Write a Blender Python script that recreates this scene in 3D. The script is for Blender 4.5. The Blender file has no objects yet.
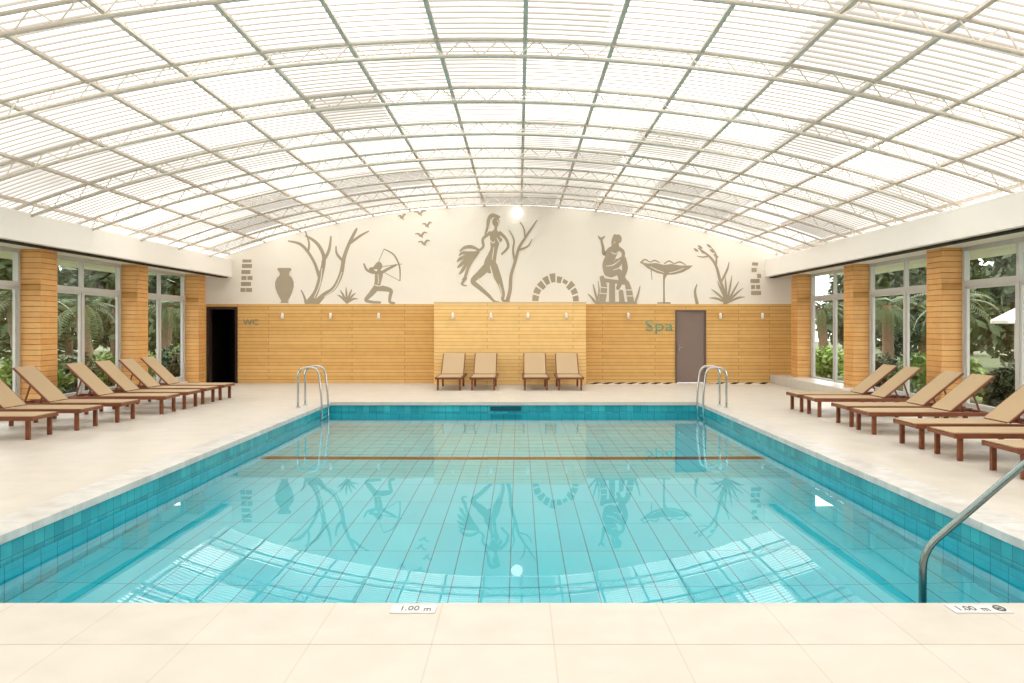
import bpy, bmesh, math, random
from mathutils import Vector, Matrix
random.seed(7)
S = bpy.context.scene
C = S.collection
PI = math.pi
F = 820.0; VX = 519.0; VY = 326.0; H = 1.64
YB = 23.6                                   # back wall
K = .6                                      # albedo scale of the painted / stone / timber surfaces
ORD = ['first','second','third','fourth','fifth','sixth','seventh','eighth','ninth','tenth','eleventh','twelfth','thirteenth','fourteenth','fifteenth','sixteenth']
S.view_settings.view_transform = 'Standard'
S.view_settings.look = 'None'
S.view_settings.exposure = 0.0

def lin(r, g, b):
    f = lambda c: (c/255/12.92) if c/255 <= .04045 else ((c/255+.055)/1.055)**2.4
    return (f(r), f(g), f(b), 1)
def sc(c, k):
    if k != 1: k *= 1.07
    return (c[0]*k, c[1]*k, c[2]*k, 1)
def pw(px, py, Y): return Vector(((px-VX)*Y/F, Y, H-(py-VY)*Y/F))

# ------------------------------------------------------------------ materials
def new_mat(name):
    m = bpy.data.materials.new(name); m.use_nodes = True
    nt = m.node_tree; b = nt.nodes['Principled BSDF']
    return m, nt, b
def plain(name, col, rough=.5, metal=0, var=.08, scale=6, coords='Object', spec=.4, bump=0, k=K):
    m, nt, b = new_mat(name)
    if not metal: col = sc(col, k)
    b.inputs['Roughness'].default_value = rough; b.inputs['Metallic'].default_value = metal
    b.inputs['Specular IOR Level'].default_value = spec
    tc = nt.nodes.new('ShaderNodeTexCoord'); no = nt.nodes.new('ShaderNodeTexNoise')
    no.inputs['Scale'].default_value = scale; no.inputs['Detail'].default_value = 4
    nt.links.new(tc.outputs[coords], no.inputs['Vector'])
    mx = nt.nodes.new('ShaderNodeMix'); mx.data_type = 'RGBA'
    mx.inputs[6].default_value = tuple(c*(1-var) for c in col[:3])+(1,)
    mx.inputs[7].default_value = tuple(min(1, c*(1+var)) for c in col[:3])+(1,)
    nt.links.new(no.outputs['Fac'], mx.inputs[0]); nt.links.new(mx.outputs[2], b.inputs['Base Color'])
    if bump:
        bp = nt.nodes.new('ShaderNodeBump'); bp.inputs['Strength'].default_value = bump
        bp.inputs['Distance'].default_value = .01
        nt.links.new(no.outputs['Fac'], bp.inputs['Height']); nt.links.new(bp.outputs['Normal'], b.inputs['Normal'])
    return m
def brick(name, u, v, w, h, c1, c2, mort, msize=.006, rough=.5, offset=.5, off=(0, 0), noise=.06, nscale=3, bump=.3, spec=.4, bias=0, k=K):
    """u, v: 'X','Y','Z' or 'XY' (sum) taken from world position"""
    m, nt, b = new_mat(name); N = nt.nodes.new; L = nt.links.new
    c1, c2, mort = sc(c1, k), sc(c2, k), sc(mort, k)
    b.inputs['Roughness'].default_value = rough; b.inputs['Specular IOR Level'].default_value = spec
    g = N('ShaderNodeNewGeometry'); s = N('ShaderNodeSeparateXYZ'); L(g.outputs['Position'], s.inputs[0])
    def ax(a, o):
        ad = N('ShaderNodeMath'); ad.operation = 'ADD'
        if a == 'XY':
            a2 = N('ShaderNodeMath'); a2.operation = 'ADD'; L(s.outputs['X'], a2.inputs[0]); L(s.outputs['Y'], a2.inputs[1]); L(a2.outputs[0], ad.inputs[0])
        else: L(s.outputs[a], ad.inputs[0])
        ad.inputs[1].default_value = o; return ad.outputs[0]
    cb = N('ShaderNodeCombineXYZ'); L(ax(u, off[0]), cb.inputs[0]); L(ax(v, off[1]), cb.inputs[1])
    br = N('ShaderNodeTexBrick'); L(cb.outputs[0], br.inputs['Vector'])
    br.offset = offset; br.squash = 1
    br.inputs['Scale'].default_value = 1; br.inputs['Brick Width'].default_value = w; br.inputs['Row Height'].default_value = h
    br.inputs['Mortar Size'].default_value = msize; br.inputs['Mortar Smooth'].default_value = .2; br.inputs['Bias'].default_value = bias
    br.inputs['Color1'].default_value = c1; br.inputs['Color2'].default_value = c2; br.inputs['Mortar'].default_value = mort
    no = N('ShaderNodeTexNoise'); no.inputs['Scale'].default_value = nscale; no.inputs['Detail'].default_value = 5
    L(g.outputs['Position'], no.inputs['Vector'])
    mr = N('ShaderNodeMapRange'); mr.inputs[1].default_value = .3; mr.inputs[2].default_value = .7
    mr.inputs[3].default_value = 1-noise; mr.inputs[4].default_value = 1+noise; L(no.outputs['Fac'], mr.inputs[0])
    mu = N('ShaderNodeVectorMath'); mu.operation = 'SCALE'; L(br.outputs['Color'], mu.inputs[0]); L(mr.outputs[0], mu.inputs['Scale'])
    L(mu.outputs[0], b.inputs['Base Color'])
    if bump:
        inv = N('ShaderNodeMath'); inv.operation = 'SUBTRACT'; inv.inputs[0].default_value = 1; L(br.outputs['Fac'], inv.inputs[1])
        bp = N('ShaderNodeBump'); bp.inputs['Strength'].default_value = bump; bp.inputs['Distance'].default_value = .01
        L(inv.outputs[0], bp.inputs['Height']); L(bp.outputs['Normal'], b.inputs['Normal'])
    return m

M = {}
M['plaster'] = plain('plaster', lin(250, 244, 233), .85, var=.02, scale=2, k=.78)
M['white'] = plain('white_paint', lin(251, 247, 241), .6, var=.015, k=.82)
M['paint'] = plain('mural_paint', lin(182, 169, 146), .9, var=.08, scale=3, k=.74)
M['paint_light'] = plain('mural_line', lin(246, 239, 226), .9, var=.02, k=.78)
M['boards'] = brick('wood_boards', 'X', 'Z', 2.4, .1, lin(245, 198, 122), lin(234, 182, 104), lin(160, 108, 54), .0055, .55, .37, noise=.05, nscale=5, k=.69)
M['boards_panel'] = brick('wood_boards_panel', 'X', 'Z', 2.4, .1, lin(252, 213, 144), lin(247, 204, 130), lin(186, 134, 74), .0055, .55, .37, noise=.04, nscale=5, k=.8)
M['boards_col'] = brick('wood_column', 'XY', 'Z', 30, .1, lin(238, 183, 112), lin(227, 165, 94), lin(140, 88, 40), .003, .55, .0, noise=.07, nscale=5, k=.73)
M['cap'] = plain('panel_cap', lin(248, 232, 200), .6, var=.02)
M['deck'] = brick('deck_stone', 'X', 'Y', .63, .63, lin(250, 244, 233), lin(248, 241, 229), lin(236, 227, 212), .005, .42, .4, off=(-.18+.63*20, -4.22+.63*20), noise=.05, nscale=2.6, bump=.02, k=.56)
M['coping'] = brick('coping_stone', 'X', 'Y', .63, 30, lin(250, 244, 233), lin(247, 240, 228), lin(235, 225, 210), .005, .4, 0, off=(-.18+.63*20, 15), noise=.05, nscale=4, bump=.02, k=.55)
M['coping_y'] = brick('coping_stone_side', 'Y', 'X', .63, 30, lin(240, 239, 235), lin(233, 232, 228), lin(206, 203, 196), .005, .35, 0, off=(.1, 15), noise=.17, nscale=5, bump=.03, k=.6)
T1, T2, TM = lin(30, 148, 166), lin(56, 180, 190), lin(14, 104, 122)
M['tile_x'] = brick('waterline_tile_x', 'X', 'Z', .15, .15, T1, T2, TM, .004, .2, 0, off=(.08+15, .06+15), noise=.14, nscale=2, k=.85)
M['tile_y'] = brick('waterline_tile_y', 'Y', 'Z', .15, .15, T1, T2, TM, .004, .2, 0, off=(15, .06+15), noise=.14, nscale=2, k=.85)
U1, U2, UM = lin(64, 218, 234), lin(50, 209, 228), lin(10, 112, 142)
M['pool_x'] = brick('pool_tile_x', 'X', 'Z', .25, .25, lin(60, 208, 222), lin(52, 199, 216), UM, .006, .4, 0, off=(.08+15, .06+15), noise=.06, bump=0, k=1)
M['pool_y'] = brick('pool_tile_y', 'Y', 'Z', .25, .25, lin(60, 208, 222), lin(52, 199, 216), UM, .006, .4, 0, off=(15, .06+15), noise=.06, bump=0, k=1)
M['pool_floor'] = brick('pool_floor_tile', 'X', 'Y', .25, 1.0, U1, U2, UM, .0055, .4, 0, off=(.08+15, 15), noise=.05, nscale=.7, bump=0, k=1)
M['stripe'] = plain('brown_tile', lin(96, 38, 30), .5)
M['chrome'] = plain('polished_steel', (.46, .48, .48, 1), .16, 1, var=.02)
M['rail'] = plain('brushed_steel', (.2, .26, .26, 1), .2, 1, var=.03)
M['truss'] = plain('truss_paint', lin(246, 238, 224), .6, var=.02, k=.56)
M['web'] = plain('truss_web_paint', lin(248, 242, 230), .6, var=.02, k=.7)
M['purlin'] = plain('purlin_paint', lin(242, 228, 214), .6, var=.03, k=.64)
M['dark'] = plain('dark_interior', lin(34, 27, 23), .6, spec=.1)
M['jamb'] = plain('dark_door_frame', lin(74, 58, 48), .5, spec=.2)
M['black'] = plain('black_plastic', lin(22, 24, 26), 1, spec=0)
M['slot'] = plain('skimmer_mouth', lin(38, 100, 116), .8, spec=.1)
M['track'] = plain('track_metal', lin(62, 58, 54), .7, spec=.1)
M['door'] = plain('grey_door_paint', lin(152, 132, 122), .5, var=.02)
M['door_frame'] = plain('door_frame_paint', lin(122, 102, 92), .5, var=.02)
M['frame'] = plain('window_aluminium', lin(228, 227, 222), .45, var=.02, k=.6)
M['lwood'] = plain('lounger_wood', lin(142, 80, 48), .45, var=.25, scale=9)
M['sling'] = plain('sling_fabric', lin(228, 200, 160), .85, var=.05, scale=60, bump=.1, k=.56)
M['teal'] = plain('teal_letters', lin(98, 188, 166), .4, var=.03)
M['grey_letters'] = plain('grey_letters', lin(152, 166, 128), .4, var=.03)
M['marker'] = plain('marker_tile', lin(248, 249, 250), .3, var=.01, k=.66)
M['ink'] = plain('marker_ink', lin(104, 102, 102), .5, var=.02)
M['lampwhite'] = plain('lamp_enamel', lin(252, 250, 245), .35, var=.01, k=.8)
M['leaf1'] = plain('leaf_dark', lin(60, 84, 42), .6, var=.5, scale=1.5, k=.52)
M['leaf2'] = plain('leaf_mid', lin(118, 150, 66), .6, var=.45, scale=1.5, k=.72)
M['leaf3'] = plain('palm_leaf', lin(88, 106, 58), .55, var=.4, scale=2, k=.55)
M['bark'] = plain('bark', lin(124, 102, 80), .9, var=.3, scale=5, bump=.5)
M['lawn'] = plain('lawn_grass', lin(112, 128, 70), .9, var=.2, scale=3, k=.4)
M['canvas'] = plain('parasol_canvas', lin(244, 242, 238), .8, var=.02)

def glass():
    m, nt, b = new_mat('window_glass'); N = nt.nodes.new; L = nt.links.new
    t = N('ShaderNodeBsdfTransparent'); t.inputs[0].default_value = (.95, .97, .96, 1)
    g = N('ShaderNodeBsdfGlossy'); g.inputs['Roughness'].default_value = .02
    mx = N('ShaderNodeMixShader'); mx.inputs[0].default_value = .08; L(t.outputs[0], mx.inputs[1]); L(g.outputs[0], mx.inputs[2])
    L(mx.outputs[0], nt.nodes['Material Output'].inputs[0]); return m
M['glass'] = glass()
def water():
    m, nt, b = new_mat('pool_water'); N = nt.nodes.new; L = nt.links.new
    b.inputs['Base Color'].default_value = (.84, .987, 1, 1); b.inputs['Roughness'].default_value = 0
    b.inputs['IOR'].default_value = 1.333; b.inputs['Transmission Weight'].default_value = 1
    g = N('ShaderNodeNewGeometry'); n1 = N('ShaderNodeTexNoise'); n1.inputs['Scale'].default_value = 1.7; n1.inputs['Detail'].default_value = 1
    L(g.outputs['Position'], n1.inputs['Vector'])
    bp = N('ShaderNodeBump'); bp.inputs['Strength'].default_value = .015; bp.inputs['Distance'].default_value = .03
    L(n1.outputs['Fac'], bp.inputs['Height']); L(bp.outputs['Normal'], b.inputs['Normal']); return m
M['water'] = water()
PITCH = .165
XC = -.46; R = 22.8; ZC = 5.12-R; TM_ = math.asin(8.35/R)
def roofmat():
    m, nt, b = new_mat('corrugated_translucent_sheet'); N = nt.nodes.new; L = nt.links.new
    g = N('ShaderNodeNewGeometry'); s = N('ShaderNodeSeparateXYZ'); L(g.outputs['Position'], s.inputs[0])
    def math_(op, a, v):
        n = N('ShaderNodeMath'); n.operation = op; L(a, n.inputs[0]); n.inputs[1].default_value = v; return n.outputs[0]
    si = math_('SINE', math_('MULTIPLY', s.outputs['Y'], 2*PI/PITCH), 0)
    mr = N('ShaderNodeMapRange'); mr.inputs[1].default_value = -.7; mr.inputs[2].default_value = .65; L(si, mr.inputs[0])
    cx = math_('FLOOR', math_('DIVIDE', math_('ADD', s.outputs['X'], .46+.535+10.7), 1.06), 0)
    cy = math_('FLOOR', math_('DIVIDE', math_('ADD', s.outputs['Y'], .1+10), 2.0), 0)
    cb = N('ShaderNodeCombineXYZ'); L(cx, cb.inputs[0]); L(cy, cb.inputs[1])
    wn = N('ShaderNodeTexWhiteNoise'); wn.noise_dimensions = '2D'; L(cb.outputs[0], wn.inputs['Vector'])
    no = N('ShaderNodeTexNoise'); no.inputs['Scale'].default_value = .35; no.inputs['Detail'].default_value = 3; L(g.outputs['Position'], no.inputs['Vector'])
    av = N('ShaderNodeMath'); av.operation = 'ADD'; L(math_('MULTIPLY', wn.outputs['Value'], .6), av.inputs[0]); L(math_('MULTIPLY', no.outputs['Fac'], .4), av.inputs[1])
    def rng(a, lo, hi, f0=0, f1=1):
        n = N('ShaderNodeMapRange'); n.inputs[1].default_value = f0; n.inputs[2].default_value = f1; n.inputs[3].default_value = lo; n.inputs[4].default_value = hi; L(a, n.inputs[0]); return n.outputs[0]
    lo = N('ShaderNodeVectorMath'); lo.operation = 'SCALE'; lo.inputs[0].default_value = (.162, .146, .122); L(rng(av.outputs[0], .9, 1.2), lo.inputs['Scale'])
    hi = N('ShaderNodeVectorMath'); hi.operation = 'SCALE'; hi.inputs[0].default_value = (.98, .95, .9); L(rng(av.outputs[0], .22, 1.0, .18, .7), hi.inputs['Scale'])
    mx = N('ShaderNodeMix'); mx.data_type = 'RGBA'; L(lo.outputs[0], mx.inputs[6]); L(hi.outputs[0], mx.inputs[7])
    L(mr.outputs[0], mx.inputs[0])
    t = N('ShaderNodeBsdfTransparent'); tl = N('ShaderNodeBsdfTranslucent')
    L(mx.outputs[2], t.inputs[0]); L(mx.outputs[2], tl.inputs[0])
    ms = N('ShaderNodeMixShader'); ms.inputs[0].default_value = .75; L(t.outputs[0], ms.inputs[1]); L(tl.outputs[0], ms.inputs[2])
    L(ms.outputs[0], nt.nodes['Material Output'].inputs[0]); return m
M['roof'] = roofmat()
def emit(name, col, st):
    m, nt, b = new_mat(name); b.inputs['Emission Color'].default_value = col; b.inputs['Emission Strength'].default_value = st; return m
M['globe'] = emit('lit_globe', (1, .97, .9, 1), 2.2)

# ------------------------------------------------------------------ mesh builder
class MB:
    def __init__(s): s.bm = bmesh.new()
    def box(s, x0, x1, y0, y1, z0, z1, bev=0):
        return s.obox(Matrix.Translation(((x0+x1)/2, (y0+y1)/2, (z0+z1)/2)), (abs(x1-x0), abs(y1-y0), abs(z1-z0)), bev)
    def obox(s, mat, dims, bev=0):
        r = bmesh.ops.create_cube(s.bm, size=1, matrix=mat @ Matrix.Diagonal((dims[0], dims[1], dims[2], 1)))
        if bev:
            es = set(e for v in r['verts'] for e in v.link_edges)
            bmesh.ops.bevel(s.bm, geom=list(es), offset=bev, segments=2, affect='EDGES', profile=.5)
        return s
    def bar(s, a, b, w, h, bev=0):
        a = Vector(a); b = Vector(b); d = b-a; L = d.length; d.normalize()
        up = Vector((0, 0, 1)) if abs(d.z) < .98 else Vector((0, 1, 0))
        y = up.cross(d).normalized(); z = d.cross(y)
        m = Matrix((d, y, z)).transposed().to_4x4(); m.translation = (a+b)/2
        return s.obox(m, (L, w, h), bev)
    def tube(s, pts, r, n=8, caps=True):
        pts = [Vector(p) for p in pts]; rs = r if isinstance(r, (list, tuple)) else [r]*len(pts)
        t0 = (pts[1]-pts[0]).normalized(); up = Vector((0, 0, 1)) if abs(t0.z) < .9 else Vector((1, 0, 0))
        nrm = (up - t0*up.dot(t0)).normalized(); rings = []
        for i, p in enumerate(pts):
            t = (pts[min(i+1, len(pts)-1)]-pts[max(i-1, 0)]).normalized()
            nrm = (nrm - t*nrm.dot(t)).normalized(); bn = t.cross(nrm)
            rings.append([s.bm.verts.new(p+(nrm*math.cos(2*PI*k/n)+bn*math.sin(2*PI*k/n))*rs[i]) for k in range(n)])
        for a, b in zip(rings, rings[1:]):
            for k in range(n):
                f = s.bm.faces.new((a[k], a[(k+1) % n], b[(k+1) % n], b[k])); f.smooth = n > 5
        if caps: s.bm.faces.new(rings[0][::-1]); s.bm.faces.new(rings[-1])
        return s
    def lathe(s, prof, c, n=16, axis='Z'):
        c = Vector(c); rings = []
        for (r, h) in prof:
            ring = []
            for k in range(n):
                a = 2*PI*k/n; p = Vector((r*math.cos(a), r*math.sin(a), h))
                if axis == 'Y': p = Vector((p.x, p.z, p.y))
                ring.append(s.bm.verts.new(c+p))
            rings.append(ring)
        for a, b in zip(rings, rings[1:]):
            for k in range(n):
                f = s.bm.faces.new((a[k], a[(k+1) % n], b[(k+1) % n], b[k])); f.smooth = True
        s.bm.faces.new(rings[0][::-1]); s.bm.faces.new(rings[-1]); return s
    def poly(s, pts):
        f = s.bm.faces.new([s.bm.verts.new(Vector(p)) for p in pts]); return f
    def quad(s, *p): s.poly(p); return s
    def obj(s, name, mat, parent=None, local=False):
        if parent is not None and not local:
            bmesh.ops.translate(s.bm, verts=s.bm.verts, vec=-parent.location)
        bmesh.ops.recalc_face_normals(s.bm, faces=s.bm.faces) if not getattr(s, 'noflip', False) else None
        me = bpy.data.meshes.new(name); s.bm.to_mesh(me); s.bm.free(); me.materials.append(mat)
        o = bpy.data.objects.new(name, me); C.objects.link(o); o.parent = parent
        return o
def tag(o, label, cat, group=None, kind=None):
    if label: o['label'] = label
    if cat: o['category'] = cat
    if group: o['group'] = group
    if kind: o['kind'] = kind
    return o
def struct(o, label=None):
    o['kind'] = 'structure'
    if label: o['label'] = label
    return o
def empty(name, loc, rz=0):
    o = bpy.data.objects.new(name, None); C.objects.link(o); o.location = loc; o.rotation_euler = (0, 0, rz); o.empty_display_size = .1
    return o
def copy_tree(o, parent=None):
    c = o.copy(); C.objects.link(c); c.parent = parent
    for ch in list(o.children): copy_tree(ch, c)
    return c
def text_mesh(s, size, ext, upright=True, bold=0):
    cu = bpy.data.curves.new('t', 'FONT'); cu.body = s; cu.size = size; cu.align_x = 'CENTER'; cu.align_y = 'CENTER'; cu.resolution_u = 4
    cu.extrude = ext
    if bold: cu.offset = bold
    o = bpy.data.objects.new('t', cu); C.objects.link(o)
    bpy.context.view_layer.update()
    me = bpy.data.meshes.new_from_object(o.evaluated_get(bpy.context.evaluated_depsgraph_get()))
    bpy.data.objects.remove(o)
    if upright: me.transform(Matrix.Rotation(PI/2, 4, 'X'))
    return me
def text_obj(name, s, size, ext, loc, mat, parent=None, upright=True, sx=1, bold=0):
    me = text_mesh(s, size, ext, upright, bold); me.name = name; me.materials.clear(); me.materials.append(mat)
    if sx != 1: me.transform(Matrix.Diagonal((sx, 1, 1, 1)))
    o = bpy.data.objects.new(name, me); C.objects.link(o); o.parent = parent
    o.location = Vector(loc) - (parent.location if parent else Vector()); return o

# ------------------------------------------------------------------ roof geometry
def arc(t, r=R): return (XC+r*math.sin(t), ZC+r*math.cos(t))
PX0, PX1, PY0, PY1 = -4.08, 3.88, 4.82, 17.7       # pool
WZ = -.23
XL, XR = -9.05, 7.9                               # window planes

# ------------------------------------------------------------------ setting
Y0 = -3.0
cw = .34; cn = .6
m = MB()
for (a, b, c, d) in ((XL-.3, PX0-cw, Y0, YB+.1), (PX1+cw, XR+.3, Y0, YB+.1), (PX0-cw, PX1+cw, Y0, PY0-cn), (PX0-cw, PX1+cw, PY1+cw, YB+.1)):
    m.box(a, b, c, d, -.2, 0)
struct(m.obj('floor', M['deck']), 'cream stone tiled pool deck')
m = MB(); m.box(PX0-cw, PX1+cw, PY0-cn, PY0+.03, -.07, .003, .003); m.box(PX0-cw, PX1+cw, PY1-.03, PY1+cw, -.07, .003, .003)
struct(m.obj('trim_1', M['coping']), 'pale stone coping across both ends of pool')
m = MB(); m.box(PX0-cw, PX0+.03, PY0+.03, PY1-.03, -.07, .003, .003); m.box(PX1-.03, PX1+cw, PY0+.03, PY1-.03, -.07, .003, .003)
struct(m.obj('trim_2', M['coping_y']), 'pale grey stone coping along the pool sides')
# pool basin
def zf(y): return -1.28 - .28*(y-PY0)/(PY1-PY0)*1.3
pool = empty('pool_basin', ((PX0+PX1)/2, (PY0+PY1)/2, -1.7)); struct(pool, 'tiled swimming pool basin sunk in the deck')
m = MB(); m.quad((PX0, PY0, zf(PY0)), (PX1, PY0, zf(PY0)), (PX1, PY1, zf(PY1)), (PX0, PY1, zf(PY1))); m.obj('pool_floor', M['pool_floor'], pool)
zt = -.36
m = MB(); m.quad((PX0, PY1, zf(PY1)), (PX1, PY1, zf(PY1)), (PX1, PY1, zt), (PX0, PY1, zt)); m.quad((PX0, PY0, zf(PY0)), (PX1, PY0, zf(PY0)), (PX1, PY0, zt), (PX0, PY0, zt)); m.obj('end_wall', M['pool_x'], pool)
m = MB()
for x in (PX0, PX1): m.quad((x, PY0, zf(PY0)), (x, PY1, zf(PY1)), (x, PY1, zt), (x, PY0, zt))
m.obj('side_wall', M['pool_y'], pool)
m = MB()
for y in (PY0, PY1): m.quad((PX0, y, zt), (PX1, y, zt), (PX1, y, -.06), (PX0, y, -.06))
m.obj('waterline_tile_band', M['tile_x'], pool)
m = MB()
for x in (PX0, PX1): m.quad((x, PY0, zt), (x, PY1, zt), (x, PY1, -.06), (x, PY0, -.06))
m.obj('waterline_tile_band', M['tile_y'], pool)
m = MB(); m.quad((PX0, 12.85, zf(12.85)+.004), (PX1, 12.85, zf(12.85)+.004), (PX1, 13.13, zf(13.13)+.004), (PX0, 13.13, zf(13.13)+.004)); m.obj('brown_tile_stripe', M['stripe'], pool)
m = MB(); m.box(-.62, .05, PY1-.02, PY1+.0, -.19, -.1); o = m.obj('skimmer_slot', M['slot'], pool)
m = MB(); m.quad((PX0, PY0, WZ), (PX1, PY0, WZ), (PX1, PY1, WZ), (PX0, PY1, WZ))
tag(m.obj('pool_water', M['water']), 'clear turquoise water filling the swimming pool', 'water', kind='stuff')

# back wall: plaster with arched top
def gable(ya, yb, zb):
    m = MB()
    pts = [(XL-.2, zb)] + [(XL-.2, 3.3)]
    n = 40
    for i in range(n+1):
        t = -TM_ + 2*TM_*i/n; x, z = arc(t); pts.append((x, z))
    pts += [(XR+.2, 3.3), (XR+.2, zb)]
    f1 = [m.bm.verts.new((x, ya, z)) for x, z in pts]; f2 = [m.bm.verts.new((x, yb, z)) for x, z in pts]
    m.bm.faces.new(f1); m.bm.faces.new(f2[::-1])
    for i in range(len(pts)): j = (i+1) % len(pts); m.bm.faces.new((f1[i], f2[i], f2[j], f1[j]))
    return m
struct(gable(YB, YB+.2, 2.27).obj('wall_back', M['plaster']), 'cream plaster end wall under the arched roof')
struct(gable(Y0-.2, Y0, 0).obj('wall_front', M['plaster']), 'cream plaster end wall behind the camera')
# wood cladding under it, with the two doorways left open
DX0, DX1, DZ = -8.98, -8.09, 2.19
SX0, SX1, SZ = 4.49, 5.38, 2.10
m = MB()
m.box(DX1, SX0, YB-.02, YB+.2, 0, 2.27); m.box(SX1, XR+.2, YB-.02, YB+.2, 0, 2.27)
m.box(SX0, SX1, YB-.02, YB+.2, SZ, 2.27); m.box(DX0, DX1, YB-.02, YB+.2, DZ, 2.27); m.box(XL-.2, DX0, YB-.02, YB+.2, 0, 2.27)
struct(m.obj('trim_3', M['boards']), 'golden timber board cladding on lower end wall')
PF = 22.95
bx0, bx1 = (434-VX)*PF/F, (586-VX)*PF/F
m = MB(); m.box(bx0, bx1, PF, YB-.02, 0, 2.28)
o = struct(m.obj('trim_4', M['boards_panel']), 'raised timber board panel behind four loungers')
m = MB(); m.box(bx0-.01, bx1+.01, PF-.012, YB-.02, 2.28, 2.315); m.obj('panel_cap', M['cap'], o)
# doors
d = empty('door_1', ((DX0+DX1)/2, YB, 0)); struct(d, 'dark open doorway beside the WC letters')
m = MB(); m.box(DX0, DX0+.07, YB-.04, YB+.2, 0, DZ); m.box(DX1-.07, DX1, YB-.04, YB+.2, 0, DZ); m.box(DX0+.07, DX1-.07, YB-.04, YB+.2, DZ-.07, DZ); m.obj('door_frame', M['jamb'], d)
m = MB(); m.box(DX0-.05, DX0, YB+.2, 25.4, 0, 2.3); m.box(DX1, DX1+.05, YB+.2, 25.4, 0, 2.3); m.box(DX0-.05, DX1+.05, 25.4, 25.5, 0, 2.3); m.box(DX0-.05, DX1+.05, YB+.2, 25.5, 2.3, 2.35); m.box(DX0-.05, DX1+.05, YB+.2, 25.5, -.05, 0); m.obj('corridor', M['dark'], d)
d = empty('door_2', ((SX0+SX1)/2, YB, 0)); struct(d, 'taupe grey flush door beside the Spa letters')
m = MB(); m.box(SX0, SX0+.05, YB-.045, YB+.1, 0, SZ); m.box(SX1-.05, SX1, YB-.045, YB+.1, 0, SZ); m.box(SX0+.05, SX1-.05, YB-.045, YB+.1, SZ-.05, SZ); m.obj('door_frame', M['door_frame'], d)
m = MB(); m.box(SX0+.05, SX1-.05, YB-.01, YB+.04, .01, SZ-.05); o = m.obj('door_leaf', M['door'], d)
m = MB(); m.tube([(SX0+.12, YB-.01, 1.02), (SX0+.12, YB-.06, 1.02), (SX0+.25, YB-.06, 1.02)], .011); m.box(SX0+.1, SX0+.14, YB-.018, YB-.01, .93, 1.1); m.obj('door_handle', M['chrome'], d)

# roof sheets
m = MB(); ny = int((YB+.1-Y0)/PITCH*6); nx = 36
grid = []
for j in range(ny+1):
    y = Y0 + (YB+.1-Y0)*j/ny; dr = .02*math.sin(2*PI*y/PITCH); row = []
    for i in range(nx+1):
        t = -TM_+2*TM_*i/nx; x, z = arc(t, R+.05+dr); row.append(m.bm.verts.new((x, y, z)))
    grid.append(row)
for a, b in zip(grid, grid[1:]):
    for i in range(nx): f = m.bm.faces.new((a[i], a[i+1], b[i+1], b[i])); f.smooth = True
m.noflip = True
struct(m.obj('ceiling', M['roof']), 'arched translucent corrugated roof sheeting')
# side beams, each with an added outer slab blocking sky reflections in the water
for k, (xa, xb) in enumerate(((XL-.35, -8.26), (7.08, XR+.35))):
    m = MB(); m.box(xa, xb, Y0, YB, 3.05, 3.55, .01)
    o = struct(m.obj('trim_%d' % (5+k), M['white']), 'white box beam along %s side under the roof' % ('left', 'right')[k])
    xt = xb - .2 if k == 0 else xa + .2
    m = MB(); m.box(xt-.08, xt+.08, Y0, YB-.02, 3.02, 3.05); m.obj('blind_track', M['track'], o)
    m = MB(); (m.box(xa-1.9, xa, Y0, YB+.2, 3.12, 3.26) if k == 0 else m.box(xb, xb+1.9, Y0, YB+.2, 3.12, 3.26)); m.obj('added_sky_blocker', M['white'], o)
# side walls with windows
m = MB(); m.box(XL-.25, XL, Y0, 11.3, 0, 3.05); m.box(XL-.25, XL, 11.3, YB, -.05, .12); m.box(XL-.25, XL, 22.9, YB, .12, 3.05)
struct(m.obj('wall_left', M['white']))
m = MB(); m.box(XR, XR+.25, Y0, 11.0, 0, 3.05); m.box(XR, XR+.25, 11.0, YB, -.05, .12); m.box(XR, XR+.25, 22.9, YB, .12, 3.05)
struct(m.obj('wall_right', M['white']))
m = MB(); m.box(7.22, XR, 17.9, YB-.02, 0, .24, .012)
struct(m.obj('trim_7', M['coping']), 'low white stone ledge along right wall by the end wall')
wi = 0
def window(x, ya, yb, side):
    global wi; wi += 1
    xo = x-.12 if side < 0 else x+.12
    w = empty('window_%d' % wi, (xo, (ya+yb)/2, .12)); struct(w)
    z0, z1, zt = .12, 3.05, 2.40; ym = (ya+yb)/2; fw = .07
    m = MB()
    for (a, b) in ((ya, ya+fw), (yb-fw, yb)): m.box(xo-.05, xo+.05, a, b, z0, z1)
    for (a, b) in ((z0, z0+.08), (z1-fw, z1), (zt-.05, zt+.05)): m.box(xo-.05, xo+.05, ya+fw, yb-fw, a, b)
    m.obj('window_frame', M['frame'], w)
    m = MB(); m.box(xo-.04, xo+.04, ym-.035, ym+.035, zt+.05, z1-fw); m.box(xo-.04, xo+.04, ym-.045, ym+.045, z0+.08, zt-.05); m.obj('mullion', M['frame'], w)
    for (a, b) in ((ya+fw, ym-.045), (ym+.045, yb-fw)):
        m = MB()
        for (c, d) in ((a, a+.045), (b-.045, b)): m.box(xo-.025, xo+.025, c, d, z0+.08, zt-.05)
        for (c, d) in ((z0+.08, z0+.15), (zt-.1, zt-.05)): m.box(xo-.025, xo+.025, a+.045, b-.045, c, d)
        s = m.obj('sash', M['frame'], w)
        m = MB(); m.quad((xo, a+.045, z0+.15), (xo, b-.045, z0+.15), (xo, b-.045, zt-.1), (xo, a+.045, zt-.1)); m.quad((xo, a, zt+.05), (xo, b, zt+.05), (xo, b, z1-fw), (xo, a, z1-fw))
        m.obj('pane', M['glass'], s, True).location = -w.location
for (a, b) in ((11.8, 15.0), (15.55, 18.8), (19.35, 22.4)): window(XL, a, b, -1)
for (a, b) in ((11.5, 14.75), (15.3, 18.65), (19.2, 22.4)): window(XR, a, b, 1)

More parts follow.
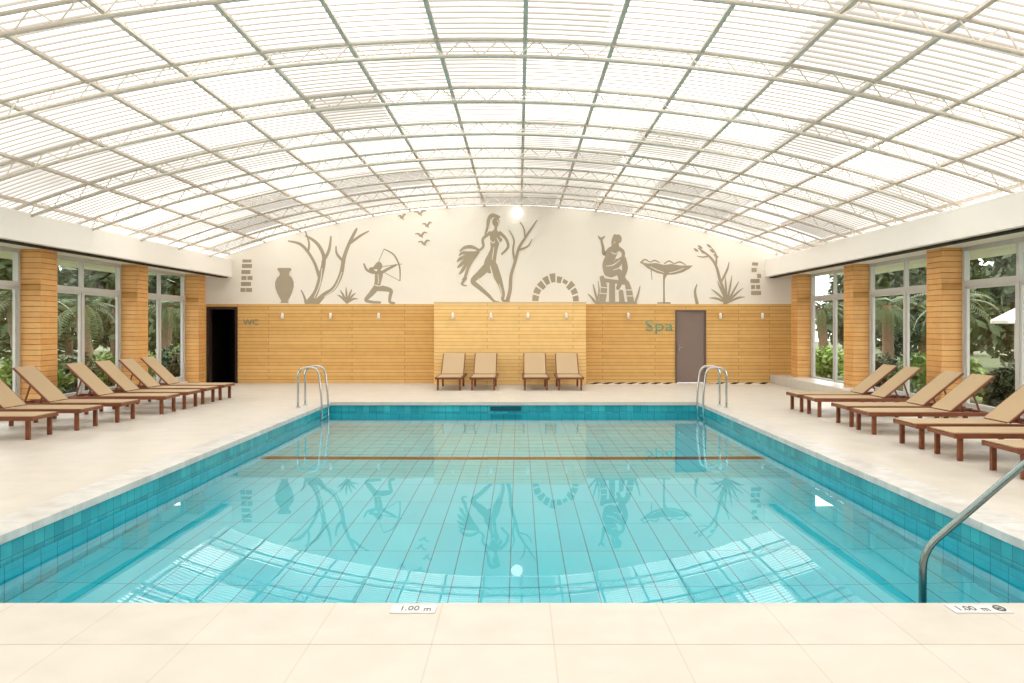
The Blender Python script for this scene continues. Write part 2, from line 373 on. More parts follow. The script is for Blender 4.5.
# columns clad with boards
def column(x0, x1, ya, yb, label):
    r = empty('timber_clad_column', ((x0+x1)/2, (ya+yb)/2, 0))
    m = MB(); m.box(x0+.015, x1-.015, ya+.015, yb-.015, 0, 3.05); m.obj('core', M['dark'], r)
    m = MB(); z = 0
    while z < 3.04:
        z1 = min(z+.096, 3.05); m.box(x0, x1, ya, yb, z+.002, z1, .004); z += .1
    m.obj('board_cladding', M['boards_col'], r)
    tag(r, label, 'column', 'timber clad columns along the side walls')
nm = ['nearest of three timber clad columns on the left side', 'middle timber clad column on the left between two windows', 'last timber clad column on the left beside dark WC doorway']
for i, (a, b) in enumerate(((15.0, 15.55), (18.8, 19.35), (22.4, 22.9))): column(XL-.2, -8.75, a, b, nm[i])
nm = ['nearest of three timber clad columns on the right side', 'middle timber clad column on the right between two windows', 'last timber clad column on the right above the low ledge']
for i, (a, b) in enumerate(((14.75, 15.3), (18.65, 19.2), (22.4, 22.9))):
    column(7.6, XR+.2, a, b, nm[i])

# trusses
def truss(Y, label):
    x, z = arc(0); r = empty('roof_truss', (XC, Y, 5.0))
    rt, rb = R-.02, R-.22; n = 48
    for nm_, rr, rad in (('top_chord', rt, .027), ('bottom_chord', rb, .027)):
        m = MB(); m.tube([(arc(-TM_+2*TM_*i/n, rr)[0], Y, arc(-TM_+2*TM_*i/n, rr)[1]) for i in range(n+1)], rad, 6); m.obj(nm_, M['truss'], r)
    m = MB(); k = 76
    for i in range(k):
        a = -TM_+2*TM_*i/k; b = -TM_+2*TM_*(i+1)/k
        ra, rb_ = (rt, rb) if i % 2 else (rb, rt)
        p = arc(a, ra); q = arc(b, rb_); m.tube([(p[0], Y, p[1]), (q[0], Y, q[1])], .010, 5, False)
    m.obj('web_bracing', M['web'], r)
    tag(r, label, 'roof truss', 'arched roof trusses')
ty = [21.9, 19.9, 17.9, 15.9, 13.9, 11.9, 9.9, 7.9]
for i, Y in enumerate(ty): truss(Y, '%s cream arched lattice truss from the mural wall' % ORD[i])
# purlins
dt = 1.07/R
for k in range(16):
    t = (k-7.5)*dt; x, z = arc(t, R-.0)
    m = MB(); mt = Matrix.Translation((x, (Y0+YB)/2, z)) @ Matrix.Rotation(t, 4, 'Y'); m.obox(mt, (.052, YB-Y0, .045))
    o = m.obj('roof_purlin', M['purlin'])
    side = 'left' if k < 8 else 'right'; j = 7-k if k < 8 else k-8
    tag(o, '%s long roof purlin to the %s of the roof ridge' % (ORD[j], side), 'purlin', 'long purlins under the roof')

# ------------------------------------------------------------------ mural
mural = empty('mural', (XC, YB-.004, 2.3)); tag(mural, 'taupe classical mural painted across the cream arched end wall', 'mural')
def cr(pts, sub=6):
    out = []
    for i in range(len(pts)-1):
        p0 = pts[max(i-1, 0)]; p1 = pts[i]; p2 = pts[i+1]; p3 = pts[min(i+2, len(pts)-1)]
        for j in range(sub):
            t = j/sub; out.append(tuple(.5*((2*b)+(-a+c)*t+(2*a-5*b+4*c-d)*t*t+(-a+3*b-3*c+d)*t**3) for a, b, c, d in zip(p0, p1, p2, p3)))
    out.append(tuple(pts[-1])); return out
art_n = 0
class Art:
    def __init__(s, base=None, ws=.78):
        global art_n
        if base is None: base = .003+.0047*(art_n % 3); art_n += 1
        s.m = MB(); s.k = 0; s.m.noflip = True; s.base = base; s.ws = ws
    def P(s, x, y):
        v = pw(x, y, YB); v.y = YB-s.base-.00013*s.k; return v
    def stroke(s, pts):
        s.k += 1; q = cr(pts) if len(pts) > 2 else pts; L = []; Rr = []
        q = [(x, y, w*s.ws) for x, y, w in q]
        for i, (x, y, w) in enumerate(q):
            a = q[max(i-1, 0)]; b = q[min(i+1, len(q)-1)]; dx, dy = b[0]-a[0], b[1]-a[1]; l = math.hypot(dx, dy) or 1
            nx_, ny_ = -dy/l*w/2, dx/l*w/2
            L.append(s.m.bm.verts.new(s.P(x+nx_, y+ny_))); Rr.append(s.m.bm.verts.new(s.P(x-nx_, y-ny_)))
        for i in range(len(q)-1): s.m.bm.faces.new((L[i], L[i+1], Rr[i+1], Rr[i]))
        for (x, y, w) in (q[0], q[-1]):
            if w > 1.5: s.disc(x, y, w/2, w/2)
        return s
    def disc(s, x, y, rx, ry, rot=0, n=14):
        s.k += 1; c, d = math.cos(rot), math.sin(rot)
        s.m.poly([s.P(x+rx*math.cos(2*PI*i/n)*c-ry*math.sin(2*PI*i/n)*d, y+rx*math.cos(2*PI*i/n)*d+ry*math.sin(2*PI*i/n)*c) for i in range(n)]); return s
    def poly(s, pts): s.k += 1; s.m.poly([s.P(*p) for p in pts]); return s
    def done(s, name, label=None, lines=None):
        o = s.m.obj(name, M['paint'], mural)
        if label: o['label'] = label
        for st in (lines or []):
            a = Art(s.base+.00013*s.k+.0006, 1.2); a.stroke(st)
            bmesh.ops.translate(a.m.bm, verts=a.m.bm.verts, vec=-mural.location)
            l = a.m.obj('painted_line', M['paint_light'], o, True); l['label'] = 'cream line work'
        return o
# ruin fragments
a = Art()
for (x, y, w, h) in ((247, 261, 9, 3), (245, 266, 6, 4), (250, 266, 4, 4), (246, 272, 9, 4), (244, 278, 5, 4), (250, 278, 5, 4), (246, 284, 10, 4), (243, 290, 5, 4), (249, 290, 6, 4)):
    a.poly([(x-w/2, y-h/2), (x+w/2, y-h/2), (x+w/2, y+h/2), (x-w/2, y+h/2)])
a.done('painted_ruin', 'taupe broken masonry at far left of mural')
a = Art()
for (x, y, w, h) in ((755, 264, 6, 3), (754, 270, 5, 4), (759, 276, 4, 4), (755, 281, 9, 4), (753, 287, 4, 4), (758, 287, 4, 4), (756, 293, 10, 4)):
    a.poly([(x-w/2, y-h/2), (x+w/2, y-h/2), (x+w/2, y+h/2), (x-w/2, y+h/2)])
a.done('painted_ruin', 'taupe broken masonry at far right of mural')
a = Art()
prof = [(268, 6.5), (270, 7), (272, 5), (275, 4.5), (278, 7.5), (282, 9.2), (287, 9.2), (293, 7.2), (299, 4), (301.5, 3), (303, 4.5)]
a.poly([(284.5+w, y) for y, w in prof]+[(284.5-w, y) for y, w in prof[::-1]])
a.done('painted_amphora', 'taupe solid vase with narrow neck')
a = Art(ws=.95)
a.stroke([(309, 303, 8), (316, 292, 5.5), (321, 275, 5), (324, 258, 4), (319, 246, 3.5), (313, 240, 3), (306, 236, 2)])
a.stroke([(316, 303, 7), (324, 295, 5), (334, 288, 4.5), (341, 274, 4.5), (344, 258, 4), (349, 244, 3.5), (355, 232, 3), (357, 228, 1.5)])
a.stroke([(320, 279, 4), (315, 264, 3), (308, 252, 3), (300, 244, 3), (288, 241, 1.5)]); a.stroke([(323, 262, 3.5), (329, 250, 3), (331, 236, 1.5)])
a.stroke([(344, 262, 3), (337, 254, 2.5), (336, 246, 1.2)]); a.stroke([(349, 244, 3), (360, 236, 2.5), (369, 231, 1.2)]); a.stroke([(308, 252, 2.5), (309, 243, 2), (305, 230, 1.2)])
a.stroke([(306, 303, 3), (304, 296, 2), (301, 290, 1)])
a.done('painted_tree', 'taupe bare forked tree left of the archer', [[(314, 298, .6), (320, 284, .8), (322, 268, .6)], [(324, 297, .6), (335, 288, .8), (342, 272, .6)]])
def agave(cx, cy, tips, name, label):
    a = Art()
    for (x, y) in tips: a.stroke([(cx, cy, 2.2), ((cx+x)/2+(x-cx)*.08, (cy+y)/2-2, 2.6), (x, y, .5)])
    a.done(name, label)
agave(347, 303, [(337, 295), (340, 290), (346, 287), (352, 289), (356, 293), (358, 299)], 'painted_plant', 'taupe spiky plant beside the archer')
agave(727, 303, [(709, 298), (711, 289), (717, 281), (725, 276), (732, 275), (739, 281), (743, 288), (745, 297)], 'painted_plant', 'taupe spiky plant under the right hand tree')
a = Art()
a.disc(379, 266, 3.4, 4.2); a.stroke([(377, 264, 3), (374, 268, 2.5), (373, 271, 1)])
a.stroke([(379, 270, 4), (379, 274, 10), (378, 281, 8.5), (377, 287, 8)])
a.stroke([(378, 288, 8), (386, 289, 6.5), (391, 291, 5), (390, 297, 4), (390, 302, 3.5), (394, 303, 3)])
a.stroke([(376, 288, 8), (371, 294, 6.5), (366, 300, 4.5), (372, 302, 3.5), (380, 302.5, 3)])
a.stroke([(381, 273, 4), (388, 269, 3.4), (396, 265, 2.6)]); a.stroke([(376, 273, 4), (370, 269, 3.4), (378, 268, 2.8)])
a.stroke([(384, 249, 1.2), (393, 254, 2), (398, 262, 2.2), (400, 270, 2), (400, 281, 1.2)]); a.stroke([(384, 249, .8), (376, 268, .8)]); a.stroke([(376, 268, .8), (400, 281, .8)]); a.stroke([(372, 268, .9), (402, 264, .9)])
a.stroke([(373, 273, 3), (367, 270, 3), (364, 264, 2)])
a.done('painted_archer', 'taupe kneeling archer drawing a bow', [[(375, 285, .8), (379, 286, .8), (383, 285, .8)], [(378, 274, .5), (378.5, 280, .6), (378, 284, .5)]])
for (x, y, s_, ) in ((402, 218, 4), (420, 214, 6), (427, 226, 5), (421, 236, 6), (424, 244, 6)):
    a = Art(ws=1); a.stroke([(x-s_, y-2, .8), (x-s_*.4, y-2.2, 1.8), (x, y, 2), (x+s_*.5, y-3.5, 1.8), (x+s_, y-3, .8)]); a.stroke([(x-1, y-.5, 2), (x+2, y+1.6, .8)])
    a.done('painted_bird')
# central woman
a = Art(ws=.86)
a.disc(496, 222, 3.8, 4.8); a.stroke([(499, 217, 3), (492, 215.5, 5), (489, 220, 5), (488, 227, 4), (485, 234, 1.5)])
a.stroke([(496, 226, 3.6), (495.5, 230, 4), (495, 234, 11.5), (495, 241, 11), (494, 249, 8.4), (492, 256, 10.5), (490, 263, 13.5), (490, 268, 12.5)])
a.disc(499.5, 240, 3, 2.8)
a.stroke([(493, 266, 10.5), (498, 278, 8.2), (501, 286, 5.6), (503, 294, 4.6), (503, 300, 3.4), (509, 302, 2.6)])
a.stroke([(487, 267, 9.5), (480, 274, 8), (473, 281, 6), (480, 288, 5), (488, 295, 4), (494, 301, 2.6), (498, 302, 2)])
a.stroke([(500, 233, 4.2), (506, 239, 3.4), (508, 247, 3), (502, 254, 2.4)])
a.stroke([(490, 233, 4.2), (483, 239, 3.4), (483, 247, 3), (476, 252, 2.2)])
a.done('painted_woman', 'taupe slender nude woman at mural centre', [[(497, 238, .6), (500, 243, .9), (502, 241, .5)], [(490, 240, .6), (493, 243, .8), (495, 241, .5)], [(490, 266, .6), (492, 273, 1.1), (494, 281, .5)], [(494, 247, .6), (493, 254, .8), (492, 260, .5)], [(497, 220, .5), (499, 223, .7), (498, 225, .5)], [(491, 218, .5), (490, 224, .8), (488, 230, .5)], [(499, 284, .5), (501, 290, .7), (502, 297, .5)], [(478, 278, .5), (482, 284, .7), (487, 291, .5)]])
a = Art(ws=.95)
for (x, y, w) in ((459, 254, 3.4), (457, 260, 3.8), (457.5, 266, 3.8), (459, 272, 3.6), (462, 278, 3.2)): a.stroke([(479, 252, 1.6), ((479+x)/2-1, (250+y)/2+1, w), (x+3, y-1, w*.9), (x, y+2, 1)])
a.stroke([(479, 250, 2), (472, 247, 3.6), (465, 247.5, 3.4), (460, 251, 1.6)]); a.stroke([(466, 278, 2.4), (462, 284, 2.2), (467, 286, 1)])
a.done('painted_drapery', 'taupe striped drapery held behind the woman')
a = Art()
a.stroke([(507, 302, 5.5), (510, 290, 4.5), (511, 276, 4), (515, 262, 3.8), (519, 248, 3.5), (525, 238, 3), (531, 229, 2.5), (537, 220, 1)])
a.stroke([(515, 262, 3), (513, 250, 2.4), (514, 240, 2), (509, 230, 1)]); a.stroke([(525, 238, 2.5), (524, 229, 2), (520, 222, 1)]); a.stroke([(519, 250, 2.5), (528, 246, 2), (532, 239, 1)])
a.done('painted_tree', 'taupe slim tree right of the woman')
a = Art(); rr = random.Random(3)
for k in range(10):
    t0 = PI*(k+.1)/10; t1 = PI*(k+.86)/10; q = []; ro = rr.uniform(.88, 1.03); ri = rr.uniform(.94, 1.06)
    for t in (t0, (t0+t1)/2, t1): q.append((556+25*ro*math.cos(t), 302-28*ro*math.sin(t)))
    for t in (t1, (t0+t1)/2, t0): q.append((556+17*ri*math.cos(t), 302-20*ri*math.sin(t)))
    a.poly(q)
a.done('painted_arch', 'taupe arch of wedge shaped stones')
a = Art(ws=.88)
a.disc(618, 239, 3.8, 4.6); a.stroke([(615, 236, 4), (613, 241, 3.4), (612, 246, 1)])
a.stroke([(617, 243, 4), (615, 248, 10), (611, 256, 11), (608, 264, 12.5), (609, 271, 13)])
a.stroke([(609, 271, 11), (616, 265, 9), (623, 259, 7)]); a.stroke([(623, 259, 7), (625, 268, 6.5), (623, 277, 5), (627, 282, 3)])
a.stroke([(611, 273, 10), (618, 272, 8), (621, 279, 6), (618, 288, 4.5)])
a.stroke([(618, 248, 4.4), (623, 252, 4), (622, 259, 3.4), (616, 260, 2.6)])
a.stroke([(610, 249, 4.4), (604, 254, 4), (603, 247, 3), (601, 239, 2.4)]); a.stroke([(598, 236, 1), (601, 239, 3), (605, 236, 1)])
a.done('painted_seated_figure', 'taupe crouching seated figure with raised hand', [[(611, 252, .5), (615, 254, .8), (618, 252, .5)], [(606, 266, .5), (613, 265, .9), (620, 260, .5)], [(613, 270, .5), (619, 268, .8), (622, 264, .5)]])
a = Art(ws=.95)
a.stroke([(602, 278, 5), (604, 288, 6.5), (602, 303, 7)]); a.stroke([(627, 283, 5), (629, 291, 6.5), (631, 303, 7)]); a.stroke([(612, 284, 6), (612, 303, 6.5)]); a.stroke([(621, 292, 5), (622, 303, 6)])
a.stroke([(602, 280, 4), (626, 283, 4)])
a.stroke([(598, 303, 2.5), (636, 303, 2.5)]); a.stroke([(598, 303, 2.5), (595, 292, 2), (593, 284, .8)]); a.stroke([(596, 303, 2.5), (591, 297, 2), (588, 294, .8)]); a.stroke([(635, 303, 2.5), (638, 294, 2), (640, 286, .8)]); a.stroke([(597, 303, 2), (599, 292, 1.6), (598, 281, .6)])
a.done('painted_throne', 'taupe striped seat with grass below the seated figure', [[(600, 287, .8), (608, 288, .8)], [(599, 293, .8), (607, 294, .8)], [(625, 290, .8), (633, 290, .8)], [(626, 296, .8), (634, 296, .8)]])
a = Art()
a.poly([(640, 262), (648, 263.5), (656, 263), (664, 265), (672, 264), (680, 265.5), (693, 265.5), (689, 269), (682, 272.5), (674, 274.5), (666, 275), (657, 273), (648, 268.5)])
a.stroke([(641, 262.5, 2.4), (645, 259.5, 2), (650, 262, 1.4), (655, 260.5, 2), (660, 263, 1)]); a.stroke([(664, 264, 1.4), (669, 261, 2), (674, 263.5, 1.4), (680, 262, 2), (686, 265, 1)])
a.stroke([(665, 275, 5), (664, 280, 2.6), (664, 296, 2.2), (664, 303, 3)])
a.stroke([(651, 270, 1.4), (652, 280, .8)]); a.stroke([(658, 303, 2), (670, 303, 2)])
a.done('painted_dish', 'taupe shallow wavy fruit dish on a slim stem', [[(650, 266.5, .5), (657, 270, .7), (664, 272.5, .5)], [(684, 268, .5), (677, 271, .7), (669, 273, .5)]])
a = Art()
a.stroke([(725, 303, 5), (724, 292, 4), (720, 280, 3.6), (716, 266, 3.2), (709, 256, 2.8), (698, 248, 1)]); a.stroke([(721, 282, 3), (727, 270, 2.5), (729, 262, 1)]); a.stroke([(716, 266, 2.5), (716, 255, 2), (711, 247, 1)]); a.stroke([(709, 256, 2), (703, 257, 1.6), (697, 256, .8)])
a.stroke([(697, 303, 4), (695, 292, 3), (697, 284, 1)])
a.done('painted_tree', 'taupe thin bare tree at right of mural')
a = Art()
for (x, y) in ((700, 247), (703, 252), (709, 246), (712, 251), (716, 256), (696, 250)): a.disc(x, y, 2.8, 1.1, .6)
a.done('painted_leaves', 'taupe small leaves of the thin tree')

# ------------------------------------------------------------------ signs, lamps, grates
p = pw(659, 326, YB-.02)
tag(text_obj('spa_letters', 'Spa', .47, .012, (p.x, YB-.030, p.z), M['teal'], sx=1.3, bold=-.008), 'turquoise letters reading Spa on timber cladding', 'sign')
p = pw(251, 322.5, YB-.02)
tag(text_obj('restroom_letters', 'WC', .23, .012, (p.x, YB-.030, p.z), M['grey_letters'], sx=1.14, bold=.002), 'small grey green letters reading WC beside dark doorway', 'sign')
def wall_lamp(px, Y, label, proto=None):
    p = pw(px, 316, Y)
    if proto: r = copy_tree(proto); r.location = (p.x, Y, p.z)
    else:
        r = empty('wall_lamp', (p.x, Y, p.z))
        m = MB(); m.box(-.025, .025, -.02, 0, -.02, .08); m.tube([(0, -.01, .05), (0, -.06, .065)], .01); m.obj('bracket', M['lampwhite'], r, True)
        m = MB(); m.lathe([(.022, .09), (.03, .08), (.046, -.08), (.042, -.08), (.027, .065)], (0, -.07, 0), 14); m.obj('shade', M['lampwhite'], r, True)
    tag(r, label, 'wall lamp', 'small white wall lamps on the timber cladding'); return r
pr = wall_lamp(283, YB-.02, 'white cone wall lamp nearest to the WC letters')
wall_lamp(331, YB-.02, 'second white wall lamp right of the WC letters', pr); wall_lamp(379, YB-.02, 'white wall lamp on left cladding closest to raised panel', pr)
for i, x in enumerate((453, 491, 528, 566)): wall_lamp(x, PF, '%s white wall lamp from left on raised timber panel' % ORD[i], pr)
wall_lamp(628, YB-.02, 'white wall lamp left of the Spa letters', pr); wall_lamp(720, YB-.02, 'white wall lamp just right of the grey door', pr); wall_lamp(762, YB-.02, 'rightmost white wall lamp on the timber cladding', pr)
p = pw(517, 214, YB)
r = empty('globe_lamp', (p.x, YB, p.z)); tag(r, 'glowing round white globe lamp high on the mural wall', 'lamp')
m = MB(); bmesh.ops.create_uvsphere(m.bm, u_segments=24, v_segments=14, radius=.17, matrix=Matrix.Translation((0, -.24, 0)))
for f in m.bm.faces: f.smooth = True
m.obj('globe', M['globe'], r, True)
m = MB(); m.lathe([(.09, 0), (.09, -.03), (.04, -.05), (.04, -.1)], (0, 0, 0), 16, 'Y'); m.obj('mount', M['lampwhite'], r, True)
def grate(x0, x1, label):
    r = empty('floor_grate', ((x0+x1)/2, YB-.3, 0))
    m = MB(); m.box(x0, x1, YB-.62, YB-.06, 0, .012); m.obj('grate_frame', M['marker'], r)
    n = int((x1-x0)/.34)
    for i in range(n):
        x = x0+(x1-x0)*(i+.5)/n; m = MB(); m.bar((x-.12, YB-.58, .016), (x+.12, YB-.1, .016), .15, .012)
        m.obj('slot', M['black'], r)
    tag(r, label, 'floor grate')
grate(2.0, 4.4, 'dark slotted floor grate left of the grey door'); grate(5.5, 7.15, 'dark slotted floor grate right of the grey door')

# ------------------------------------------------------------------ depth markers
def marker(px0, px1, label, icon):
    a = pw(px0, 609, 1); b = pw(px1, 609, 1); yc = 4.735; x0, x1 = a.x*yc, b.x*yc
    r = empty('depth_marker', ((x0+x1)/2, yc, .003))
    m = MB(); m.box(x0, x1, yc-.066, yc+.066, .003, .009, .002); m.obj('marker_tile', M['marker'], r)
    xa = x0+.005 if icon else x0+.022
    text_obj('marker_number', '1.00', .106, .001, (xa+.085, yc, .010), M['ink'], r, False, .64)
    text_obj('marker_unit', 'm', .106, .001, (xa+.19, yc-.012, .010), M['ink'], r, False, .58)
    if icon:
        m = MB(); c = x1-.045; n = 20
        m.tube([(c+.028*math.cos(2*PI*i/n), yc+.044*math.sin(2*PI*i/n), .010) for i in range(n+1)], .0045, 5); m.bar((c-.019, yc+.03, .0105), (c+.019, yc-.03, .0105), .007, .002)
        m.bar((c-.013, yc-.008, .0105), (c+.011, yc+.012, .0105), .012, .002); m.obj('no_diving_symbol', M['ink'], r)
    tag(r, label, 'depth marker', 'depth markers on the near coping')
marker(391, 436, 'white depth marker reading 1.00 m near middle of near edge', False)
marker(950, 1007, 'white depth marker with no diving symbol beside steel handrail', True)

# ------------------------------------------------------------------ handrail and ladders
def rounded(pts, r=.12, n=6):
    out = [Vector(pts[0])]
    for a, b, c in zip(pts, pts[1:], pts[2:]):
        a, b, c = Vector(a), Vector(b), Vector(c); u = (a-b).normalized(); v = (c-b).normalized(); rr = min(r, (a-b).length*.45, (c-b).length*.45)
        p, q = b+u*rr, b+v*rr
        for i in range(n+1):
            t = i/n; out.append(p*(1-t)**2+b*2*t*(1-t)+q*t*t)
    out.append(Vector(pts[-1])); return out
yr = 5.18
r = empty('pool_handrail', (4.4, yr, 0)); tag(r, 'bent steel handrail sloping into the pool at near right', 'handrail')
m = MB(); m.tube(rounded([(2.55, yr, zf(yr)), (2.55, yr, .22), (3.25, yr, .82), (4.12, yr, .88), (4.12, yr, .003)], .12), .024, 12); m.obj('rail_tube', M['rail'], r)
m = MB(); m.lathe([(.055, .003), (.055, .02), (.026, .03)], (4.12, yr, 0), 14); m.obj('base_flange', M['rail'], r)
def ladder(xe, s, label, sh=0):
    r = empty('pool_ladder', (xe+s*.3, 16.7, 0)); tag(r, label, 'ladder', 'steel pool ladders at the far corners')
    for y in (16.4, 16.95):
        path = rounded([(xe+s*(.34-sh), y, .0), (xe+s*(.34-sh), y, .80), (xe-s*(.06+sh), y, .82), (xe-s*(.14+sh), y, .1), (xe-s*.12, y, -.6)], .28, 10)
        m = MB(); m.tube(path, .021, 10); m.obj('hoop_rail', M['chrome'], r)
        m = MB(); m.lathe([(.05, .003), (.05, .02), (.023, .03)], (xe+s*(.34-sh), y, 0), 12); m.obj('base_flange', M['chrome'], r)
    for z in (-.34, -.55):
        m = MB(); m.box(xe-s*.17, xe-s*.09, 16.42, 16.93, z-.015, z+.015, .005); m.obj('tread', M['chrome'], r)
ladder(PX0, -1, 'steel pool ladder at the far left corner of pool'); ladder(PX1, 1, 'steel pool ladder at the far right corner of pool', .07)

# ------------------------------------------------------------------ loungers
def make_lounger(deg):
    r = empty('sun_lounger', (0, 0, 0)); W = .65; w2 = W/2; zt = .34; L = 1.92; hx = 1.24; bl = .83
    for s in (-1, 1):
        m = MB(); m.box(0, L, s*w2-.02, s*w2+.02, zt-.062, zt, .005); m.obj('side_rail', M['lwood'], r, True)
        for x in (.10, 1.48):
            m = MB(); m.box(x-.03, x+.03, s*(w2-.045)-.025, s*(w2-.045)+.025, 0, zt-.02, .005); m.obj('leg', M['lwood'], r, True)
    for x in (.022, L-.022, hx+.03):
        m = MB(); m.box(x-.02, x+.02, -w2+.02, w2-.02, zt-.058, zt-.012, .005); m.obj('cross_rail', M['lwood'], r, True)
    m = MB(); m.box(.012, hx-.01, -w2+.028, w2-.028, zt-.006, zt+.008, .005); m.obj('seat_sling', M['sling'], r, True)
    a = math.radians(deg); d = Vector((math.cos(a), 0, math.sin(a))); nn = Vector((-math.sin(a), 0, math.cos(a))); h = Vector((hx+.02, 0, zt+.01))
    m = MB()
    for s in (-1, 1): m.bar(h+Vector((0, s*(w2-.03), 0)), h+d*bl+Vector((0, s*(w2-.03), 0)), .034, .03, .005)
    e = h+d*(bl-.02); m.bar(e+Vector((0, -w2+.05, 0)), e+Vector((0, w2-.05, 0)), .03, .03, .005)
    b = m.obj('backrest', M['lwood'], r, True)
    m = MB(); c = h+d*(bl/2)+nn*.014
    mt = Matrix((d, Vector((0, 1, 0)), nn)).transposed().to_4x4(); mt.translation = c; m.obox(mt, (bl+.01, W-.08, .013), .006); m.obj('back_sling', M['sling'], b, True)
    m = MB(); k = h+d*bl*.55
    for s in (-1, 1): m.bar(k+Vector((0, s*.24, -.01)), (k.x+.12, s*.24, zt-.05), .03, .02)
    m.bar((k.x+.12, -w2+.03, zt-.05), (k.x+.12, w2-.03, zt-.05), .03, .025); m.obj('prop_strut', M['lwood'], r, True)
    return r
RY = [15.9, 15.04, 13.6, 12.67, 11.2, 10.25, 9.04]
lab = ['right side lounger nearest the mural wall', 'right side lounger second from the mural wall', 'right side lounger third from the mural wall', 'right side lounger fourth from the mural wall', 'right side lounger fifth from the mural wall', 'right side lounger second nearest the camera', 'right side lounger nearest the camera, cut by frame']
protoR = make_lounger(39)
for i, y in enumerate(RY):
    o = protoR if i == 0 else copy_tree(protoR); o.location = (5.3+random.uniform(-.04, .04), y, 0); o.rotation_euler.z = random.uniform(-.02, .02)
    tag(o, 'brown wood and beige '+lab[i], 'sun lounger', 'sun loungers along the right side')
LY = [(18.4, -6.5), (17.45, -6.52), (16.45, -6.5), (15.5, -6.54), (14.2, -6.72), (13.15, -6.84), (12.1, -6.98)]
protoL = make_lounger(44)
for i, (y, x) in enumerate(LY):
    o = protoL if i == 0 else copy_tree(protoL); o.location = (x, y, 0); o.rotation_euler.z = PI+random.uniform(-.02, .02)
    tag(o, 'brown wood and beige '+lab[i].replace('right', 'left'), 'sun lounger', 'sun loungers along the left side')
for i, px in enumerate((448.5, 483, 536, 570.5)):
    o = copy_tree(protoR); o.location = ((px-VX)*20.8/F, 20.8, 0); o.rotation_euler.z = PI/2
    tag(o, 'beige lounger facing the pool, %s from left before raised timber panel' % ORD[i], 'sun lounger', 'four loungers facing the pool')

# ------------------------------------------------------------------ garden outside
m = MB(); m.box(-70, XL-.25, -5, 90, -.12, -.04); m.box(XR+.25, 70, -5, 90, -.12, -.04); m.box(XL-.25, XR+.25, 25.6, 90, -.12, -.04)
struct(m.obj('lawn', M['lawn']), 'garden lawn outside the windows')
def leaves(m, c, rad, n, size, hollow=.55):
    c = Vector(c)
    for _ in range(n):
        v = Vector((random.gauss(0, 1), random.gauss(0, 1), random.gauss(0, 1))).normalized()*(hollow+(1-hollow)*random.random())
        p = c+Vector((v.x*rad[0], v.y*rad[1], v.z*rad[2]))
        a = Vector((random.gauss(0, 1), random.gauss(0, 1), random.gauss(0, .7))).normalized(); b = a.cross(Vector((random.gauss(0, 1), random.gauss(0, 1), random.gauss(0, 1)))).normalized()
        s = size*random.uniform(.6, 1.3)
        m.poly((p-a*s, p+b*s*.4, p+a*s, p-b*s*.4))
def bush_proto(mat):
    m = MB(); m.noflip = True
    for k in range(5): leaves(m, (random.uniform(-.4, .4), random.uniform(-.4, .4), random.uniform(.35, .65)), (.5, .5, .42), 320, .085)
    leaves(m, (0, 0, .3), (.7, .7, .35), 400, .085, .3)
    return m.obj('garden_bush', mat)
def tree_proto(mat):
    r = empty('garden_tree', (0, 0, 0))
    m = MB(); m.tube([(0, 0, -.1), (.05, .02, 1.2), (-.05, 0, 2.6), (.1, 0, 4)], [.22, .18, .14, .06], 8); m.obj('trunk', M['bark'], r, True)
    m = MB(); m.noflip = True
    for k in range(9): leaves(m, (random.uniform(-1.2, 1.2), random.uniform(-1.2, 1.2), 1.1+k*.41), (1.25, 1.25, .95), 340, .26, .35)
    m.obj('crown', mat, r, True); return r
def frond_mesh():
    m = MB(); m.noflip = True; Lf = 1.7; n = 18
    P = lambda t: Vector((Lf*t*(1-.18*t*t), 0, .6*t-1.25*t*t))
    m.tube([P(i/8) for i in range(9)], [.025*(1-i/9)+.006 for i in range(9)], 5)
    for i in range(2, n+1):
        t = i/n; p = P(t); l = .45*math.sin(PI*min(1, t*.85+.12))+.08
        for s in (-1, 1):
            q = p+Vector((.3*l, s*l*.85, -.35*l)); m.poly((p, p+Vector((.05, 0, 0)), q))
    return m
def palm_proto(h):
    r = empty('palm_tree', (0, 0, 0)); m = MB()
    k = 14; m.tube([(.06*math.sin(i*.4), 0, -.1+h*i/k) for i in range(k+1)], [.2+.03*(i % 2) for i in range(k+1)], 10); m.obj('trunk', M['bark'], r, True)
    f0 = frond_mesh().obj('frond', M['leaf3'], r, True)
    for i in range(26):
        f = f0 if i == 0 else f0.copy()
        if i: C.objects.link(f); f.parent = r
        f.location = (.06*math.sin(k*.4), 0, h-.15); f.rotation_euler = (random.uniform(-.2, .2), random.uniform(-.6, .7), i*2.4); f.scale = (random.uniform(.8, 1.0),)*3
    return r
bp1 = bush_proto(M['leaf2']); bp2 = bush_proto(M['leaf1']); tp = tree_proto(M['leaf1']); pp = palm_proto(2.5)
used = set()
def put(proto, loc, rz, sc_, label, cat, group):
    o = proto if proto.name not in used else copy_tree(proto)
    used.add(proto.name); o.location = loc; o.rotation_euler.z = rz; o.scale = (sc_,)*3; tag(o, label, cat, group)
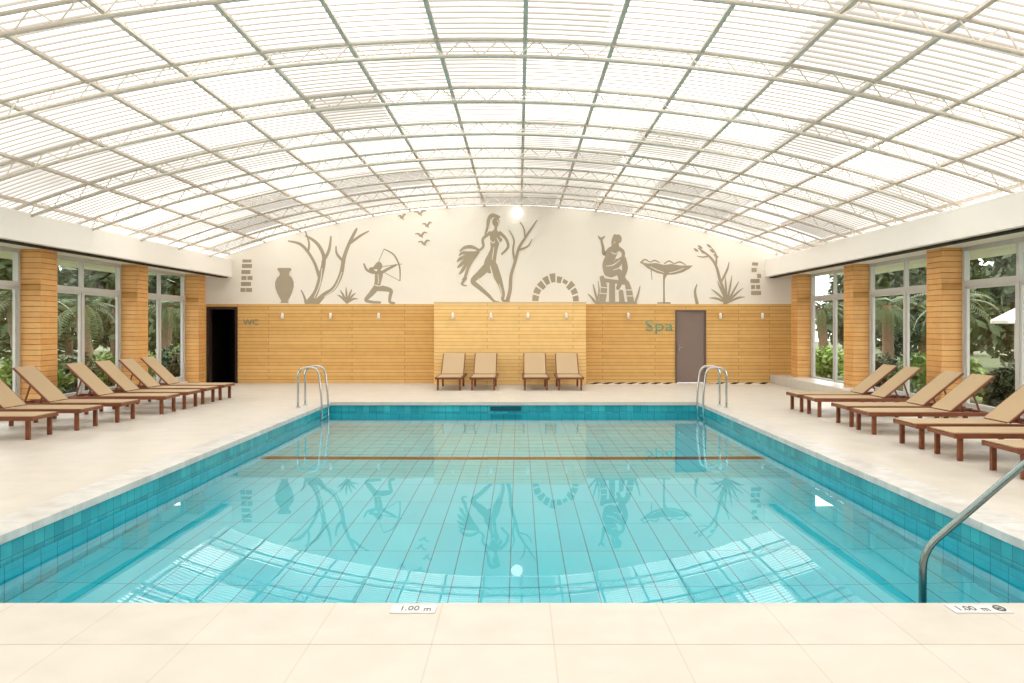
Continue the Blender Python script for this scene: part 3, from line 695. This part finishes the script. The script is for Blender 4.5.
for side, sx in (('left', -1), ('right', 1)):
    for i in range(7):
        x = (-10.8 if sx < 0 else 9.7)+sx*random.uniform(0, .5); y = 16.0+i*1.95
        if sx > 0: y = 14.4+i*2.0
        put((bp1, bp2)[(i+(sx > 0)) % 3 == 2], (x, y, -.04), random.random()*6, random.uniform(.9, 1.08), '%s leafy garden bush outside the %s windows, counting away from camera' % (ORD[i], side), 'bush', 'garden bushes outside the %s windows' % side)
    tl = [(19.0, 31+7.6*i) for i in range(3)]+[(26.0, 40+7.4*i) for i in range(4)]
    for i, (X, Y) in enumerate(tl):
        row = 'front' if i < 3 else 'rear'; j = i if i < 3 else i-3
        put(tp, (sx*X, Y, -.04), random.random()*6, random.uniform(1.05, 1.15), '%s dark broad tree in %s row beyond %s windows, counting away from camera' % (ORD[j], row, side), 'tree', 'garden trees beyond the %s windows' % side)
    rat = ((-14.4, -.61), (-14.8, -.53), (-14.4, -.43)) if sx < 0 else ((14.8, .53), (13.8, .45), (14.4, .37))
    for i, (X, q) in enumerate(rat):
        put(pp, (X, X/q, -.04), random.random()*6, random.uniform(.95, 1.05), '%s palm tree outside the %s windows, counting away from camera' % (ORD[i], side), 'palm tree', 'palm trees outside the %s windows' % side)
# parasol
px_, py_ = 12.1, 20.0
r = empty('garden_parasol', (px_, py_, -.04)); tag(r, 'open white garden parasol seen through the nearest right window', 'parasol')
m = MB(); m.tube([(px_, py_, 0), (px_, py_, 2.05)], .02); m.obj('pole', M['frame'], r)
m = MB(); m.lathe([(.22, -.04), (.22, .03), (.04, .06)], (px_, py_, 0), 16); m.obj('base', M['white'], r)
m = MB(); top = m.bm.verts.new((px_, py_, 2.08)); ring = [m.bm.verts.new((px_+.55*math.cos(2*PI*i/8), py_+.55*math.sin(2*PI*i/8), 1.78)) for i in range(8)]
low = [m.bm.verts.new((v.co.x, v.co.y, 1.7)) for v in ring]
for i in range(8): m.bm.faces.new((top, ring[i], ring[(i+1) % 8])); m.bm.faces.new((ring[i], low[i], low[(i+1) % 8], ring[(i+1) % 8]))
m.obj('canopy', M['canvas'], r)

# ------------------------------------------------------------------ light and camera
w = bpy.data.worlds.new('World'); S.world = w; w.use_nodes = True
bg = w.node_tree.nodes['Background']; bg.inputs[0].default_value = (1, .985, .965, 1); bg.inputs[1].default_value = 5.1
cam = bpy.data.cameras.new('camera'); co = bpy.data.objects.new('camera', cam); C.objects.link(co)
cam.sensor_width = 36; cam.lens = F/1024*36; cam.shift_x = -(VX-512)/1024; cam.shift_y = -(341.5-VY)/1024
co.location = (0, 0, H); co.rotation_euler = (PI/2, 0, 0); S.camera = co
